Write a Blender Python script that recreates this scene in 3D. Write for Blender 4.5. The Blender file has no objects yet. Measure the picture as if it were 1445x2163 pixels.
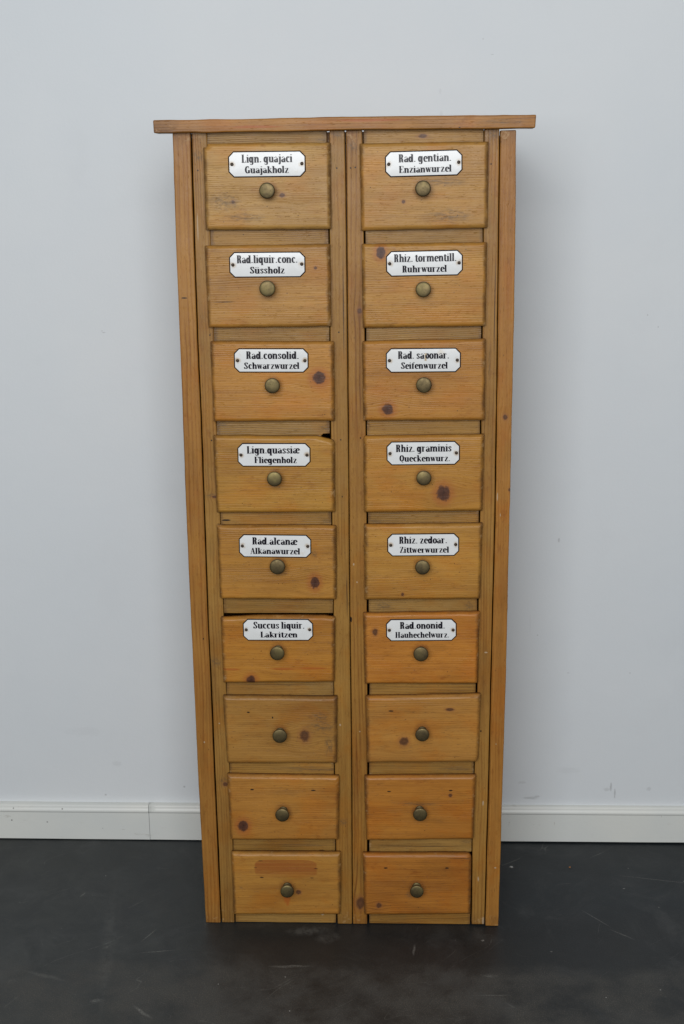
import bpy, bmesh, math, random
from mathutils import Vector, Matrix, noise
sc = bpy.context.scene
# ------------------------------------------------------------------ camera
R2 = (0.99927, 0.03666, -0.01037); U2 = (0.00104, 0.24588, 0.96930); F = (-0.03809, 0.96861, -0.24566)
cd = bpy.data.cameras.new('camera'); cam = bpy.data.objects.new('camera', cd); sc.collection.objects.link(cam)
cd.sensor_fit = 'HORIZONTAL'; cd.sensor_width = 24.0; cd.lens = 2700/1445*24.0
cd.clip_start = 0.05; cd.clip_end = 100
cam.matrix_world = Matrix(((R2[0], U2[0], -F[0], 0.0928), (R2[1], U2[1], -F[1], -2.6369), (R2[2], U2[2], -F[2], 1.6553), (0, 0, 0, 1)))
sc.camera = cam
# ------------------------------------------------------------------ world + lamps
w = bpy.data.worlds.new('World'); sc.world = w; w.use_nodes = True
bg = w.node_tree.nodes['Background']; bg.inputs[0].default_value = (0.93, 0.97, 1.0, 1); bg.inputs[1].default_value = 0.30
def area(name, loc, target, sx, sy, power, col):
    l = bpy.data.lights.new(name, 'AREA'); l.shape = 'RECTANGLE'; l.size = sx; l.size_y = sy; l.energy = power; l.color = col
    o = bpy.data.objects.new(name, l); sc.collection.objects.link(o); o.location = loc
    o.rotation_euler = (Vector(target) - Vector(loc)).to_track_quat('-Z', 'Y').to_euler()
    return o
area('window_light', (-0.2, -3.9, 2.45), (0.0, 0.3, 1.2), 3.0, 1.9, 146, (0.97, 0.985, 1.0))
sc.view_settings.view_transform = 'Standard'; sc.view_settings.look = 'None'
sc.view_settings.exposure = 0.0; sc.view_settings.gamma = 1.0
random.seed(7)
# ------------------------------------------------------------------ measured sizes (metres; x across, z up)
DR = {
 'L1': ([(-0.2791, 1.7442), (-0.0256, 1.7433), (-0.0262, 1.5756), (-0.2798, 1.5756)], (-0.1501, 1.6519, 0.0314), (-0.1519, 1.703, 0.154, 0.0503, 0.0006)),
 'L2': ([(-0.283, 1.5451), (-0.0287, 1.5466), (-0.0282, 1.3808), (-0.2811, 1.3799)], (-0.1548, 1.4605, 0.0325), (-0.156, 1.5069, 0.1545, 0.051, -0.0006)),
 'L3': ([(-0.2786, 1.3523), (-0.0231, 1.3503), (-0.0237, 1.185), (-0.2777, 1.1841)], (-0.151, 1.2637, 0.0316), (-0.1527, 1.3129, 0.154, 0.0502, -0.0058)),
 'L4': ([(-0.2798, 1.1549), (-0.0244, 1.1513), (-0.0252, 0.9891), (-0.2775, 0.9878)], (-0.1505, 1.068, 0.0317), (-0.1517, 1.1146, 0.1536, 0.0505, -0.0026)),
 'L5': ([(-0.2787, 0.9612), (-0.0226, 0.9583), (-0.0247, 0.7938), (-0.2769, 0.7958)], (-0.1484, 0.8761, 0.0333), (-0.154, 0.9161, 0.1549, 0.051, -0.0103)),
 'L6': ([(-0.2769, 0.7558), (-0.0279, 0.7547), (-0.0305, 0.604), (-0.276, 0.6016)], (-0.1526, 0.6818, 0.0319), (-0.152, 0.7272, 0.153, 0.0499, 0.0013)),
 'L7': ([(-0.2786, 0.5703), (-0.0255, 0.5694), (-0.0277, 0.4108), (-0.2737, 0.4094)], (-0.1525, 0.4879, 0.0324), None),
 'L8': ([(-0.2751, 0.3815), (-0.0229, 0.3793), (-0.0261, 0.2218), (-0.2718, 0.2201)], (-0.1499, 0.2966, 0.0314), None),
 'L9': ([(-0.2721, 0.1883), (-0.0212, 0.1896), (-0.0236, 0.0321), (-0.2707, 0.029)], (-0.1447, 0.1064, 0.0313), None),
 'R1': ([(0.0317, 1.7407), (0.2863, 1.7416), (0.2872, 1.5752), (0.0344, 1.5718)], (0.1581, 1.6528, 0.0312), (0.1586, 1.7009, 0.1528, 0.0496, 0.017)),
 'R2': ([(0.0345, 1.5459), (0.287, 1.5472), (0.2864, 1.3798), (0.0366, 1.3774)], (0.1599, 1.4562, 0.0312), (0.161, 1.507, 0.1543, 0.0506, 0.0117)),
 'R3': ([(0.0348, 1.35), (0.2874, 1.354), (0.2883, 1.1852), (0.0359, 1.1852)], (0.1623, 1.2637, 0.0323), (0.1599, 1.3116, 0.1535, 0.0503, 0.0033)),
 'R4': ([(0.036, 1.1527), (0.2877, 1.1557), (0.2866, 0.9915), (0.0367, 0.988)], (0.1619, 1.0687, 0.0314), (0.1606, 1.1174, 0.153, 0.0506, 0.0078)),
 'R5': ([(0.0363, 0.9618), (0.2879, 0.9642), (0.2843, 0.7961), (0.0365, 0.7937)], (0.1605, 0.8746, 0.0315), (0.1616, 0.9188, 0.1526, 0.0501, 0.0092)),
 'R6': ([(0.0331, 0.7629), (0.2848, 0.7668), (0.2818, 0.6024), (0.0361, 0.6002)], (0.1584, 0.6798, 0.0326), (0.1586, 0.7276, 0.1524, 0.0503, 0.0118)),
 'R7': ([(0.0376, 0.5703), (0.2897, 0.5771), (0.2852, 0.4172), (0.0395, 0.4126)], (0.1619, 0.493, 0.0310), None),
 'R8': ([(0.0328, 0.3793), (0.2823, 0.384), (0.2789, 0.2266), (0.0365, 0.2212)], (0.1569, 0.3011, 0.0316), None),
 'R9': ([(0.0282, 0.1879), (0.2759, 0.1914), (0.2749, 0.0372), (0.0308, 0.0318)], (0.1512, 0.1094, 0.0310), None),
}
KN = {
 'L1': [(-0.2217, 1.6307, 0.0038, 0.0037), (-0.1228, 1.6426, 0.0057, 0.0046)],
 'R1': [(0.1188, 1.6277, 0.0037, 0.0037)],
 'L2': [(-0.0587, 1.4994, 0.0034, 0.0033), (-0.2457, 1.4327, 0.0232, 0.0011)],
 'R2': [(0.0733, 1.5286, 0.0095, 0.0122)],
 'L3': [(-0.0547, 1.2767, 0.0137, 0.0128)],
 'R3': [(0.0867, 1.2096, 0.0118, 0.0119)],
 'R4': [(0.2036, 1.0309, 0.014, 0.0164)],
 'L5': [(-0.0702, 0.8342, 0.0102, 0.0138), (-0.0714, 0.8983, 0.0081, 0.0126)],
 'R5': [(0.118, 0.8077, 0.0031, 0.0042)],
 'L6': [(-0.2139, 0.6095, 0.0105, 0.0111), (-0.2607, 0.6348, 0.0271, 0.0027), (-0.1451, 0.6363, 0.028, 0.0033), (-0.0787, 0.6377, 0.0332, 0.0027)],
 'R6': [(0.0586, 0.7226, 0.0062, 0.0087)],
 'L7': [(-0.0986, 0.4789, 0.0116, 0.0147), (-0.0648, 0.5242, 0.0209, 0.0135), (-0.2222, 0.5338, 0.0032, 0.0017), (-0.1688, 0.5216, 0.0015, 0.0023)],
 'R7': [(0.1216, 0.4666, 0.0105, 0.0113), (0.2223, 0.5425, 0.0093, 0.0039), (0.093, 0.5385, 0.0052, 0.0017)],
 'L8': [(-0.242, 0.2569, 0.0118, 0.0141), (-0.2192, 0.3472, 0.0043, 0.0018), (-0.0813, 0.3465, 0.0053, 0.0017)],
 'R8': [(0.2253, 0.3369, 0.0042, 0.0046), (0.0885, 0.345, 0.0043, 0.0014), (0.2259, 0.3484, 0.0042, 0.0018)],
 'L9': [(-0.2512, 0.1014, 0.0044, 0.0031), (-0.1194, 0.0912, 0.0065, 0.006), (-0.1474, 0.1505, 0.0715, 0.0225)],
 'R9': [(0.0646, 0.0595, 0.0065, 0.0073), (0.1334, 0.0859, 0.0087, 0.0096), (0.0804, 0.1548, 0.0043, 0.0018), (0.2197, 0.1562, 0.0042, 0.0018)],
}
POST_L = [(-0.3408, 1.7656), (-0.3045, 1.7663), (-0.306, 1.544), (-0.3067, 1.3569), (-0.3055, 1.1934), (-0.3064, 0.9465), (-0.3073, 0.732), (-0.3062, 0.6105), (-0.3054, 0.3712), (-0.3036, -0.0015), (-0.3388, -0.0005), (-0.3428, 0.371), (-0.3436, 0.5768), (-0.3446, 0.7972), (-0.345, 1.0093), (-0.3432, 1.2735), (-0.3431, 1.5443)]
STILE_L = [(-0.3021, 1.7663), (-0.2711, 1.7691), (-0.272, 1.5718), (-0.2718, 1.3781), (-0.2728, 1.1812), (-0.2718, 0.9832), (-0.2718, 0.7908), (-0.2718, 0.5939), (-0.2708, 0.4028), (-0.2691, 0.2124), (-0.2711, -0.0011), (-0.3014, -0.0017), (-0.3033, 0.3712), (-0.3041, 0.6105), (-0.3058, 0.732), (-0.3046, 0.9465), (-0.3039, 1.1934), (-0.3051, 1.3569), (-0.3043, 1.5439)]
STILE_ML = [(-0.028, 1.7666), (0.0027, 1.7667), (0.0039, 1.5786), (0.0037, 1.1721), (0.0033, 0.7545), (0.0044, 0.4197), (0.0025, -0.0019), (-0.0317, -0.0018), (-0.0333, 0.2147), (-0.0336, 0.4079), (-0.033, 0.6005), (-0.0317, 0.7912), (-0.0326, 0.9829), (-0.0329, 1.1803), (-0.0316, 1.3785), (-0.0301, 1.5734)]
STILE_MR = [(0.0048, 1.7667), (0.0373, 1.7667), (0.0396, 1.5718), (0.0403, 1.3771), (0.041, 1.182), (0.0416, 0.9849), (0.0415, 0.7902), (0.0412, 0.5953), (0.0399, 0.4073), (0.0388, 0.2154), (0.0376, -0.0008), (0.0038, -0.0018), (0.0056, 0.4197), (0.0045, 0.7545), (0.0049, 1.1721), (0.0053, 1.5786)]
STILE_R = [(0.2777, 1.7653), (0.3082, 1.7658), (0.3098, 1.5385), (0.3121, 1.2702), (0.3134, 0.967), (0.3124, 0.766), (0.3115, 0.5909), (0.3109, 0.3758), (0.3083, 0.0032), (0.2781, 0.0035), (0.2773, 0.2165), (0.2797, 0.4101), (0.2826, 0.5963), (0.2821, 0.7906), (0.2819, 0.9847), (0.2814, 1.1811), (0.2811, 1.3755), (0.2795, 1.5696)]
POST_R = [(0.3089, 1.7644), (0.3409, 1.764), (0.344, 1.5755), (0.3452, 1.3674), (0.3454, 1.1709), (0.3454, 1.0289), (0.3451, 0.7982), (0.3451, 0.6021), (0.3432, 0.3761), (0.3403, -0.0), (0.3097, 0.0002), (0.3122, 0.3758), (0.3127, 0.5909), (0.3136, 0.766), (0.3146, 0.967), (0.3131, 1.2702), (0.3106, 1.5385)]
RAILS = [
  [(-0.2714, 1.7701), (-0.0326, 1.7673), (-0.0331, 1.7261), (-0.2729, 1.7289)] ,
  [(-0.2724, 1.583), (-0.0318, 1.5807), (-0.0318, 1.5273), (-0.273, 1.5294)] ,
  [(-0.272, 1.3856), (-0.032, 1.384), (-0.0325, 1.3354), (-0.2735, 1.3368)] ,
  [(-0.273, 1.1887), (-0.0342, 1.1878), (-0.0342, 1.1556), (-0.2735, 1.1564)] ,
  [(-0.2717, 0.9918), (-0.033, 0.9915), (-0.0334, 0.9455), (-0.2729, 0.9457)] ,
  [(-0.2716, 0.7985), (-0.0322, 0.7988), (-0.0324, 0.7621), (-0.2724, 0.7616)] ,
  [(-0.2716, 0.605), (-0.0332, 0.606), (-0.0336, 0.5545), (-0.273, 0.5534)] ,
  [(-0.2708, 0.4095), (-0.0345, 0.4111), (-0.0347, 0.3648), (-0.2719, 0.363)] ,
  [(-0.2687, 0.2191), (-0.0337, 0.2214), (-0.0343, 0.1736), (-0.2702, 0.1712)] ,
  [(-0.269, 0.0287), (-0.0337, 0.0315), (-0.0341, -0.0017), (-0.27, -0.0047)] ,
  [(0.0396, 1.7679), (0.2768, 1.7651), (0.2774, 1.7226), (0.0395, 1.7253)] ,
  [(0.0417, 1.5801), (0.2784, 1.5779), (0.2792, 1.5293), (0.0417, 1.5314)] ,
  [(0.0423, 1.3845), (0.279, 1.3829), (0.2796, 1.3335), (0.0422, 1.3349)] ,
  [(0.0427, 1.1895), (0.2797, 1.1886), (0.2803, 1.1384), (0.0427, 1.1391)] ,
  [(0.0441, 0.9935), (0.2801, 0.9932), (0.2807, 0.9475), (0.044, 0.9476)] ,
  [(0.0442, 0.7979), (0.2797, 0.7982), (0.2802, 0.7498), (0.0442, 0.7492)] ,
  [(0.0451, 0.6041), (0.2796, 0.6051), (0.2798, 0.5561), (0.0448, 0.5549)] ,
  [(0.0434, 0.4151), (0.278, 0.4167), (0.2785, 0.3649), (0.0431, 0.3631)] ,
  [(0.0426, 0.2221), (0.2763, 0.2243), (0.2766, 0.1911), (0.0424, 0.1887)] ,
  [(0.0416, 0.0325), (0.2758, 0.0353), (0.2758, 0.0016), (0.0414, -0.0014)] ,
]
TOPB = [(-0.3747, 1.7887), (-0.1521, 1.7895), (-0.0019, 1.7909), (0.1623, 1.791), (0.377, 1.7901), (0.3758, 1.7654), (0.2914, 1.7653), (0.1625, 1.7658), (-0.0022, 1.7661), (-0.1527, 1.7646), (-0.3744, 1.7646)]
DT = 0.016            # how far the drawer fronts stand proud
WY = 0.400            # wall plane
# ------------------------------------------------------------------ node helpers
class NT:
    def __init__(s, tree): s.t = tree; s.n = tree.nodes; s.l = tree.links
    def node(s, kind, **kw):
        n = s.n.new(kind)
        for k, v in kw.items(): setattr(n, k, v)
        return n
    def put(s, sock, v):
        if isinstance(v, bpy.types.NodeSocket): s.l.new(v, sock)
        elif v is not None:
            if hasattr(sock.default_value, '__len__') and not hasattr(v, '__len__'): v = (v,)*3
            sock.default_value = v if not hasattr(v, '__len__') or len(v) == len(sock.default_value) else (*v, 1)
    def m(s, op, a, b=None, c=None, clamp=False):
        n = s.node('ShaderNodeMath', operation=op); n.use_clamp = clamp
        s.put(n.inputs[0], a)
        if b is not None: s.put(n.inputs[1], b)
        if c is not None: s.put(n.inputs[2], c)
        return n.outputs[0]
    def vm(s, op, a, b=None):
        n = s.node('ShaderNodeVectorMath', operation=op); s.put(n.inputs[0], a)
        if b is not None: s.put(n.inputs[1], b)
        return n.outputs['Value'] if op in ('LENGTH', 'DOT_PRODUCT', 'DISTANCE') else n.outputs[0]
    def comb(s, x, y, z):
        n = s.node('ShaderNodeCombineXYZ')
        for i, v in enumerate((x, y, z)): s.put(n.inputs[i], v)
        return n.outputs[0]
    def sep(s, v):
        n = s.node('ShaderNodeSeparateXYZ'); s.put(n.inputs[0], v); return n.outputs
    def ns(s, v, scale, detail=3, rough=0.55, dist=0.0):
        n = s.node('ShaderNodeTexNoise'); s.put(n.inputs['Vector'], v); n.inputs['Scale'].default_value = scale
        n.inputs['Detail'].default_value = detail; n.inputs['Roughness'].default_value = rough; n.inputs['Distortion'].default_value = dist
        return n.outputs['Fac']
    def rng(s, v, a, b, c=0.0, d=1.0, smooth=True):
        n = s.node('ShaderNodeMapRange'); n.interpolation_type = 'SMOOTHSTEP' if smooth else 'LINEAR'
        s.put(n.inputs[0], v)
        for i, x in enumerate((a, b, c, d)): s.put(n.inputs[i+1], x)
        return n.outputs[0]
    def mix(s, f, a, b, mode='MIX'):
        n = s.node('ShaderNodeMix', data_type='RGBA', blend_type=mode)
        s.put(n.inputs[0], f); s.put(n.inputs[6], a); s.put(n.inputs[7], b); return n.outputs[2]
    def out(s, col, rough, height=None, dist=0.001, spec=0.5, metal=0.0, coat=0.0, strength=1.0):
        b = s.node('ShaderNodeBsdfPrincipled'); o = s.node('ShaderNodeOutputMaterial')
        s.put(b.inputs['Base Color'], col); s.put(b.inputs['Roughness'], rough)
        s.put(b.inputs['Specular IOR Level'], spec); s.put(b.inputs['Metallic'], metal); s.put(b.inputs['Coat Weight'], coat)
        b.inputs['Coat Roughness'].default_value = 0.12
        if height is not None:
            u = s.node('ShaderNodeBump'); u.inputs['Distance'].default_value = dist; u.inputs['Strength'].default_value = strength
            s.put(u.inputs['Height'], height); s.l.new(u.outputs[0], b.inputs['Normal'])
        s.l.new(b.outputs[0], o.inputs[0])
def newmat(name):
    m = bpy.data.materials.new(name); m.use_nodes = True; m.node_tree.nodes.clear(); return m, NT(m.node_tree)
def srgb(r, g, b):
    f = lambda c: (c/255/12.92) if c/255 <= 0.04045 else ((c/255+0.055)/1.055)**2.4
    return (f(r), f(g), f(b))
# ------------------------------------------------------------------ pine: one shared grain group
def pine_group():
    g = bpy.data.node_groups.new('pine_grain', 'ShaderNodeTree')
    I = g.interface
    I.new_socket('P', in_out='INPUT', socket_type='NodeSocketVector')
    I.new_socket('Light', in_out='INPUT', socket_type='NodeSocketColor')
    I.new_socket('Dark', in_out='INPUT', socket_type='NodeSocketColor')
    I.new_socket('Rings', in_out='INPUT', socket_type='NodeSocketFloat')
    I.new_socket('Pitch', in_out='INPUT', socket_type='NodeSocketFloat')
    I.new_socket('Color', in_out='OUTPUT', socket_type='NodeSocketColor')
    I.new_socket('Height', in_out='OUTPUT', socket_type='NodeSocketFloat')
    t = NT(g); gi = t.node('NodeGroupInput'); go = t.node('NodeGroupOutput')
    P = gi.outputs['P']
    def sc_(x, y, z): return t.vm('MULTIPLY', P, (x, y, z))
    xs = t.sep(P)
    warp = t.m('MULTIPLY', t.m('SUBTRACT', t.ns(sc_(1.6, 7, 7), 1, 3), 0.5), 0.030)
    acr = t.m('ADD', xs[1], warp)
    acr = t.m('ADD', acr, t.m('MULTIPLY', t.m('SUBTRACT', t.ns(sc_(9, 60, 60), 1, 2), 0.5), 0.0016))
    ph = t.m('MULTIPLY', t.m('DIVIDE', acr, gi.outputs['Pitch']), 6.2832)
    ph = t.m('ADD', ph, t.m('MULTIPLY', t.ns(sc_(0.7, 28, 28), 1, 2), 9.0))
    w1 = t.m('MULTIPLY_ADD', t.m('SINE', ph), 0.5, 0.5)
    late = t.m('POWER', w1, 3.2)
    gate = t.rng(t.ns(sc_(3.2, 26, 26), 1, 4, 0.6), 0.40, 0.68)
    late = t.m('MULTIPLY', late, t.m('MULTIPLY_ADD', gate, 0.85, 0.15))
    fib = t.ns(sc_(14, 420, 420), 1, 4, 0.65)
    fib2 = t.ns(sc_(4.5, 120, 120), 1, 3, 0.6)
    patch = t.ns(sc_(3.5, 9, 9), 1, 3, 0.55)
    patch2 = t.ns(t.vm('ADD', sc_(9, 15, 15), (7, 3, 1)), 1, 4, 0.6)
    f = t.m('MULTIPLY', late, gi.outputs['Rings'])
    f = t.m('ADD', f, t.m('MULTIPLY', t.m('SUBTRACT', fib, 0.5), 0.42))
    f = t.m('ADD', f, t.m('MULTIPLY', t.m('SUBTRACT', fib2, 0.5), 0.75))
    f = t.m('ADD', f, t.m('MULTIPLY', t.m('SUBTRACT', patch, 0.5), 1.15))
    f = t.m('ADD', f, 0.22, clamp=True)
    col = t.mix(f, gi.outputs['Light'], gi.outputs['Dark'])
    # warm oily patches and pale rubbed patches
    warmc = t.mix(1.0, col, (1.02, 0.86, 0.62, 1), 'MULTIPLY')
    col = t.mix(t.rng(patch2, 0.46, 0.68, 0, 0.8), col, warmc)
    greyc = t.mix(1.0, col, (0.76, 0.79, 0.84, 1), 'MULTIPLY')
    col = t.mix(t.rng(t.ns(t.vm('ADD', sc_(5, 22, 22), (3, 9, 4)), 1, 5, 0.7), 0.52, 0.70, 0, 0.5), col, greyc)
    # small tea-brown stains, scattered
    st_ = t.m('MULTIPLY', t.rng(t.ns(t.vm('ADD', sc_(28, 60, 60), (1, 5, 2)), 1, 4, 0.7), 0.56, 0.70), t.rng(t.ns(sc_(5, 9, 9), 1, 2), 0.42, 0.60))
    col = t.mix(t.m('MULTIPLY', st_, 0.5), col, t.mix(1.0, col, (0.66, 0.50, 0.36, 1), 'MULTIPLY'))
    dash = t.rng(t.ns(sc_(38, 330, 330), 1, 3, 0.6), 0.54, 0.66)
    dash = t.m('MULTIPLY', dash, t.rng(t.ns(sc_(6, 30, 30), 1, 3, 0.6), 0.35, 0.6))
    col = t.mix(t.m('MULTIPLY', dash, 0.32), col, t.mix(1.0, col, (0.62, 0.52, 0.42, 1), 'MULTIPLY'))
    lite = t.rng(t.ns(t.vm('ADD', sc_(20, 380, 380), (4, 4, 4)), 1, 3, 0.6), 0.56, 0.70)
    col = t.mix(t.m('MULTIPLY', lite, 0.35), col, t.mix(1.0, col, (1.28, 1.30, 1.35, 1), 'MULTIPLY'))
    # short dark pores and specks
    pore = t.rng(t.ns(sc_(70, 900, 900), 1, 2, 0.5), 0.66, 0.74)
    col = t.mix(t.m('MULTIPLY', pore, 0.5), col, (0.10, 0.045, 0.018, 1))
    v = t.node('ShaderNodeTexVoronoi'); v.inputs['Scale'].default_value = 1; t.put(v.inputs['Vector'], sc_(45, 80, 80))
    spk = t.m('MULTIPLY', t.rng(v.outputs['Distance'], 0.05, 0.11, 1, 0), t.m('GREATER_THAN', t.sep(v.outputs['Color'])[0], 0.86))
    col = t.mix(t.m('MULTIPLY', spk, 0.6), col, (0.07, 0.03, 0.014, 1))
    h = t.m('ADD', t.m('MULTIPLY', late, -0.5), t.m('MULTIPLY', fib, 0.9))
    h = t.m('SUBTRACT', h, t.m('MULTIPLY', pore, 0.5))
    t.l.new(col, go.inputs['Color']); t.l.new(h, go.inputs['Height'])
    return g
PINE = pine_group()
def q_z(t, q): return t.sep(q)[1]
def wood(name, axis, light, dark, seed, rings=0.4, pitch=0.0042, knots=(), rough=0.42, grime_shade=0.25, size=(0.25, 0.17)):
    """axis: grain along 'x' or 'z'. knots: (x, z, rx, rz, kind) in the piece's own metres."""
    m, t = newmat(name)
    tc = t.node('ShaderNodeTexCoord'); X = t.sep(tc.outputs['Object'])
    x, y, z = X[0], X[1], X[2]
    al, ac = (x, z) if axis == 'x' else (z, x)
    ac0 = ac
    masks = []
    for (kx, kz, rx, rz, kind) in knots:
        dx = t.m('DIVIDE', t.m('SUBTRACT', x, kx), rx); dz = t.m('DIVIDE', t.m('SUBTRACT', z, kz), rz)
        q = t.comb(dx, dz, 0)
        wob = t.m('MULTIPLY', t.m('SUBTRACT', t.ns(t.vm('ADD', q, (kx*90, kz*90, seed)), 1.6, 3), 0.5), 0.8 if kind in 'kbr' else 0.9)
        if kind == 'g':
            p5 = lambda v: t.m('POWER', t.m('ABSOLUTE', v), 5.0)
            d = t.m('ADD', t.m('POWER', t.m('ADD', p5(dx), p5(dz)), 0.2), t.m('MULTIPLY', wob, 0.03))
        else: d = t.m('ADD', t.vm('LENGTH', q), wob)
        masks.append((d, kind, q))
        if kind in 'kb':
            ka, ra = (kz, rz) if axis == 'x' else (kx, rx)
            rl = rx if axis == 'x' else rz
            d2 = t.m('DIVIDE', t.m('SUBTRACT', ac0, ka), ra*2.2); d1 = t.m('DIVIDE', t.m('SUBTRACT', al, (kx if axis == 'x' else kz)), rl*3.6)
            e = t.m('EXPONENT', t.m('MULTIPLY', t.m('ADD', t.m('POWER', t.m('ABSOLUTE', d1), 2.0), t.m('POWER', t.m('ABSOLUTE', d2), 2.0)), -1.0))
            ac = t.m('SUBTRACT', ac, t.m('MULTIPLY', t.m('MULTIPLY', t.m('SUBTRACT', ac0, ka), e), 0.75))
    P = t.vm('ADD', t.comb(al, ac, y), ((seed*1.37) % 9, (seed*0.73) % 7, (seed*2.1) % 5))
    g = t.node('ShaderNodeGroup'); g.node_tree = PINE
    t.put(g.inputs['P'], P); t.put(g.inputs['Light'], (*light, 1)); t.put(g.inputs['Dark'], (*dark, 1))
    g.inputs['Rings'].default_value = rings; g.inputs['Pitch'].default_value = pitch
    col, h = g.outputs['Color'], g.outputs['Height']
    for d, kind, q in masks:
        if kind == 'g':      # ghost of a lost plate: unfaded orange wood
            gg = t.m('MULTIPLY', t.rng(d, 0.96, 1.02, 1, 0), t.rng(t.ns(t.vm('MULTIPLY', P, (5, 260, 260)), 1, 3), 0.3, 0.62, 0.32, 0.95))
            gg = t.m('MULTIPLY', gg, t.rng(q_z(t, q), -0.85, -0.45, 0.25, 1.0))
            col = t.mix(gg, col, (0.27, 0.085, 0.016, 1))
        elif kind == 'k':      # dark round knot with reddish halo
            col = t.mix(t.rng(d, 1.0, 2.3, 0.55, 0), col, (0.30, 0.085, 0.02, 1))
            core = t.mix(t.rng(t.ns(q, 2.6, 5, 0.75), 0.3, 0.7), (0.040, 0.016, 0.011, 1), (0.110, 0.042, 0.022, 1))
            core = t.mix(t.rng(d, 0.0, 0.9), (0.045, 0.017, 0.012, 1), core)
            ck = t.rng(t.m('ABSOLUTE', t.m('ADD', t.sep(q)[0], t.m('MULTIPLY', t.m('SUBTRACT', t.ns(q, 1.7, 2), 0.5), 0.9))), 0.0, 0.10, 0.75, 0)
            core = t.mix(ck, core, (0.018, 0.008, 0.006, 1))
            col = t.mix(t.rng(d, 0.80, 1.14, 0.95, 0), col, core)
        elif kind == 'b':    # brown tight knot, softer
            col = t.mix(t.rng(d, 0.8, 2.0, 0.45, 0), col, (0.24, 0.09, 0.03, 1))
            core = t.mix(t.m('MULTIPLY_ADD', t.m('SINE', t.m('MULTIPLY', t.m('ADD', d, t.ns(q, 3, 3)), 11)), 0.25, 0.4), (0.055, 0.023, 0.011, 1), (0.13, 0.052, 0.021, 1))
            col = t.mix(t.rng(d, 0.68, 1.15, 0.90, 0), col, core)
        elif kind == 'h':    # nail hole or dent
            col = t.mix(t.rng(d, 0.8, 1.2, 0.95, 0), col, (0.014, 0.008, 0.005, 1)); 
        elif kind == 'w':    # chipped pale spot
            col = t.mix(t.rng(d, 0.6, 1.1, 0.85, 0), col, (0.42, 0.31, 0.20, 1))
        elif kind == 'o':    # resin streak, orange
            col = t.mix(t.rng(d, 0.55, 1.2, 0.75, 0), col, (0.33, 0.085, 0.012, 1))
        elif kind == 'd':    # grey dirt bloom
            gm = t.m('MULTIPLY', t.rng(d, 0.2, 1.4, 0.65, 0), t.rng(t.ns(q, 2.2, 4, 0.7), 0.35, 0.65))
            col = t.mix(gm, col, (0.085, 0.06, 0.035, 1))
        elif kind == 's':    # straight dark crack
            col = t.mix(t.rng(d, 0.6, 1.2, 0.9, 0), col, (0.03, 0.012, 0.006, 1))
        elif kind == 'r':    # ring of wax and dirt round the knob
            col = t.mix(t.rng(d, 0.6, 1.5, 0.55, 0), col, (0.17, 0.060, 0.018, 1))
    # outer margin of each board: handling dirt plus painted bevel shade, broken by noise
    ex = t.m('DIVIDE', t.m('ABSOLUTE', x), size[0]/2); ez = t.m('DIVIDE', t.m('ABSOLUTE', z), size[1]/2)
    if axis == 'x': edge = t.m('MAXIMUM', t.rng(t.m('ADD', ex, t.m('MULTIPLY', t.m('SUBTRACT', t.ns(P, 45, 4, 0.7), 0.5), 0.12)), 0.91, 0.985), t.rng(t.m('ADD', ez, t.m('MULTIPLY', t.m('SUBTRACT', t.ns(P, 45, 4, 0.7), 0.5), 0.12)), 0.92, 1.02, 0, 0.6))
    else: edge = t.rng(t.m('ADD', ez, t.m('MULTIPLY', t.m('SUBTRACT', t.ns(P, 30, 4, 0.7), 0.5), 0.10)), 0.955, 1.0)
    col = t.mix(t.m('MULTIPLY', edge, t.m('MULTIPLY', t.rng(t.ns(P, 18, 4, 0.7), 0.22, 0.6), grime_shade)), col, (0.075, 0.036, 0.016, 1))
    # rubbed, paler arrises
    rub = t.m('MULTIPLY', edge, t.rng(t.ns(t.vm('ADD', P, (5, 1, 3)), 60, 4, 0.75), 0.55, 0.66, 0, 0.45))
    col = t.mix(rub, col, (0.50, 0.33, 0.16, 1))
    r = t.m('ADD', t.m('MULTIPLY', t.ns(P, 22, 3), 0.22), rough - 0.11)
    h = t.m('ADD', h, t.m('MULTIPLY', t.ns(P, 26, 3), 1.6))
    t.out(col, r, h, 0.0005, spec=0.30, strength=0.9)
    return m
# ------------------------------------------------------------------ objects
def link(o, parent=None):
    sc.collection.objects.link(o)
    if parent is not None: o.parent = parent
    return o
def meshobj(name, bm, mats, parent=None, loc=(0, 0, 0), smooth=None):
    bmesh.ops.recalc_face_normals(bm, faces=bm.faces[:])
    me = bpy.data.meshes.new(name); bm.to_mesh(me); bm.free()
    for m in (mats if isinstance(mats, (list, tuple)) else [mats]): me.materials.append(m)
    if smooth: me.shade_smooth()
    o = bpy.data.objects.new(name, me); o.location = loc
    return link(o, parent)
def round_poly(pts, r, seg=3):
    n = len(pts); out = []
    for i in range(n):
        a, b, c = Vector(pts[i-1]), Vector(pts[i]), Vector(pts[(i+1) % n])
        u, v = (a-b), (c-b); lu, lv = u.length, v.length; u.normalize(); v.normalize()
        ang = u.angle(v, 0)
        if ang > math.radians(150) or r <= 0: out.append(b); continue
        rr = min(r, lu*.45, lv*.45); p0, p1 = b+u*rr, b+v*rr
        for k in range(seg+1):
            s = k/seg; out.append(p0*(1-s)**2 + b*2*s*(1-s) + p1*s*s)
    return out
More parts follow.
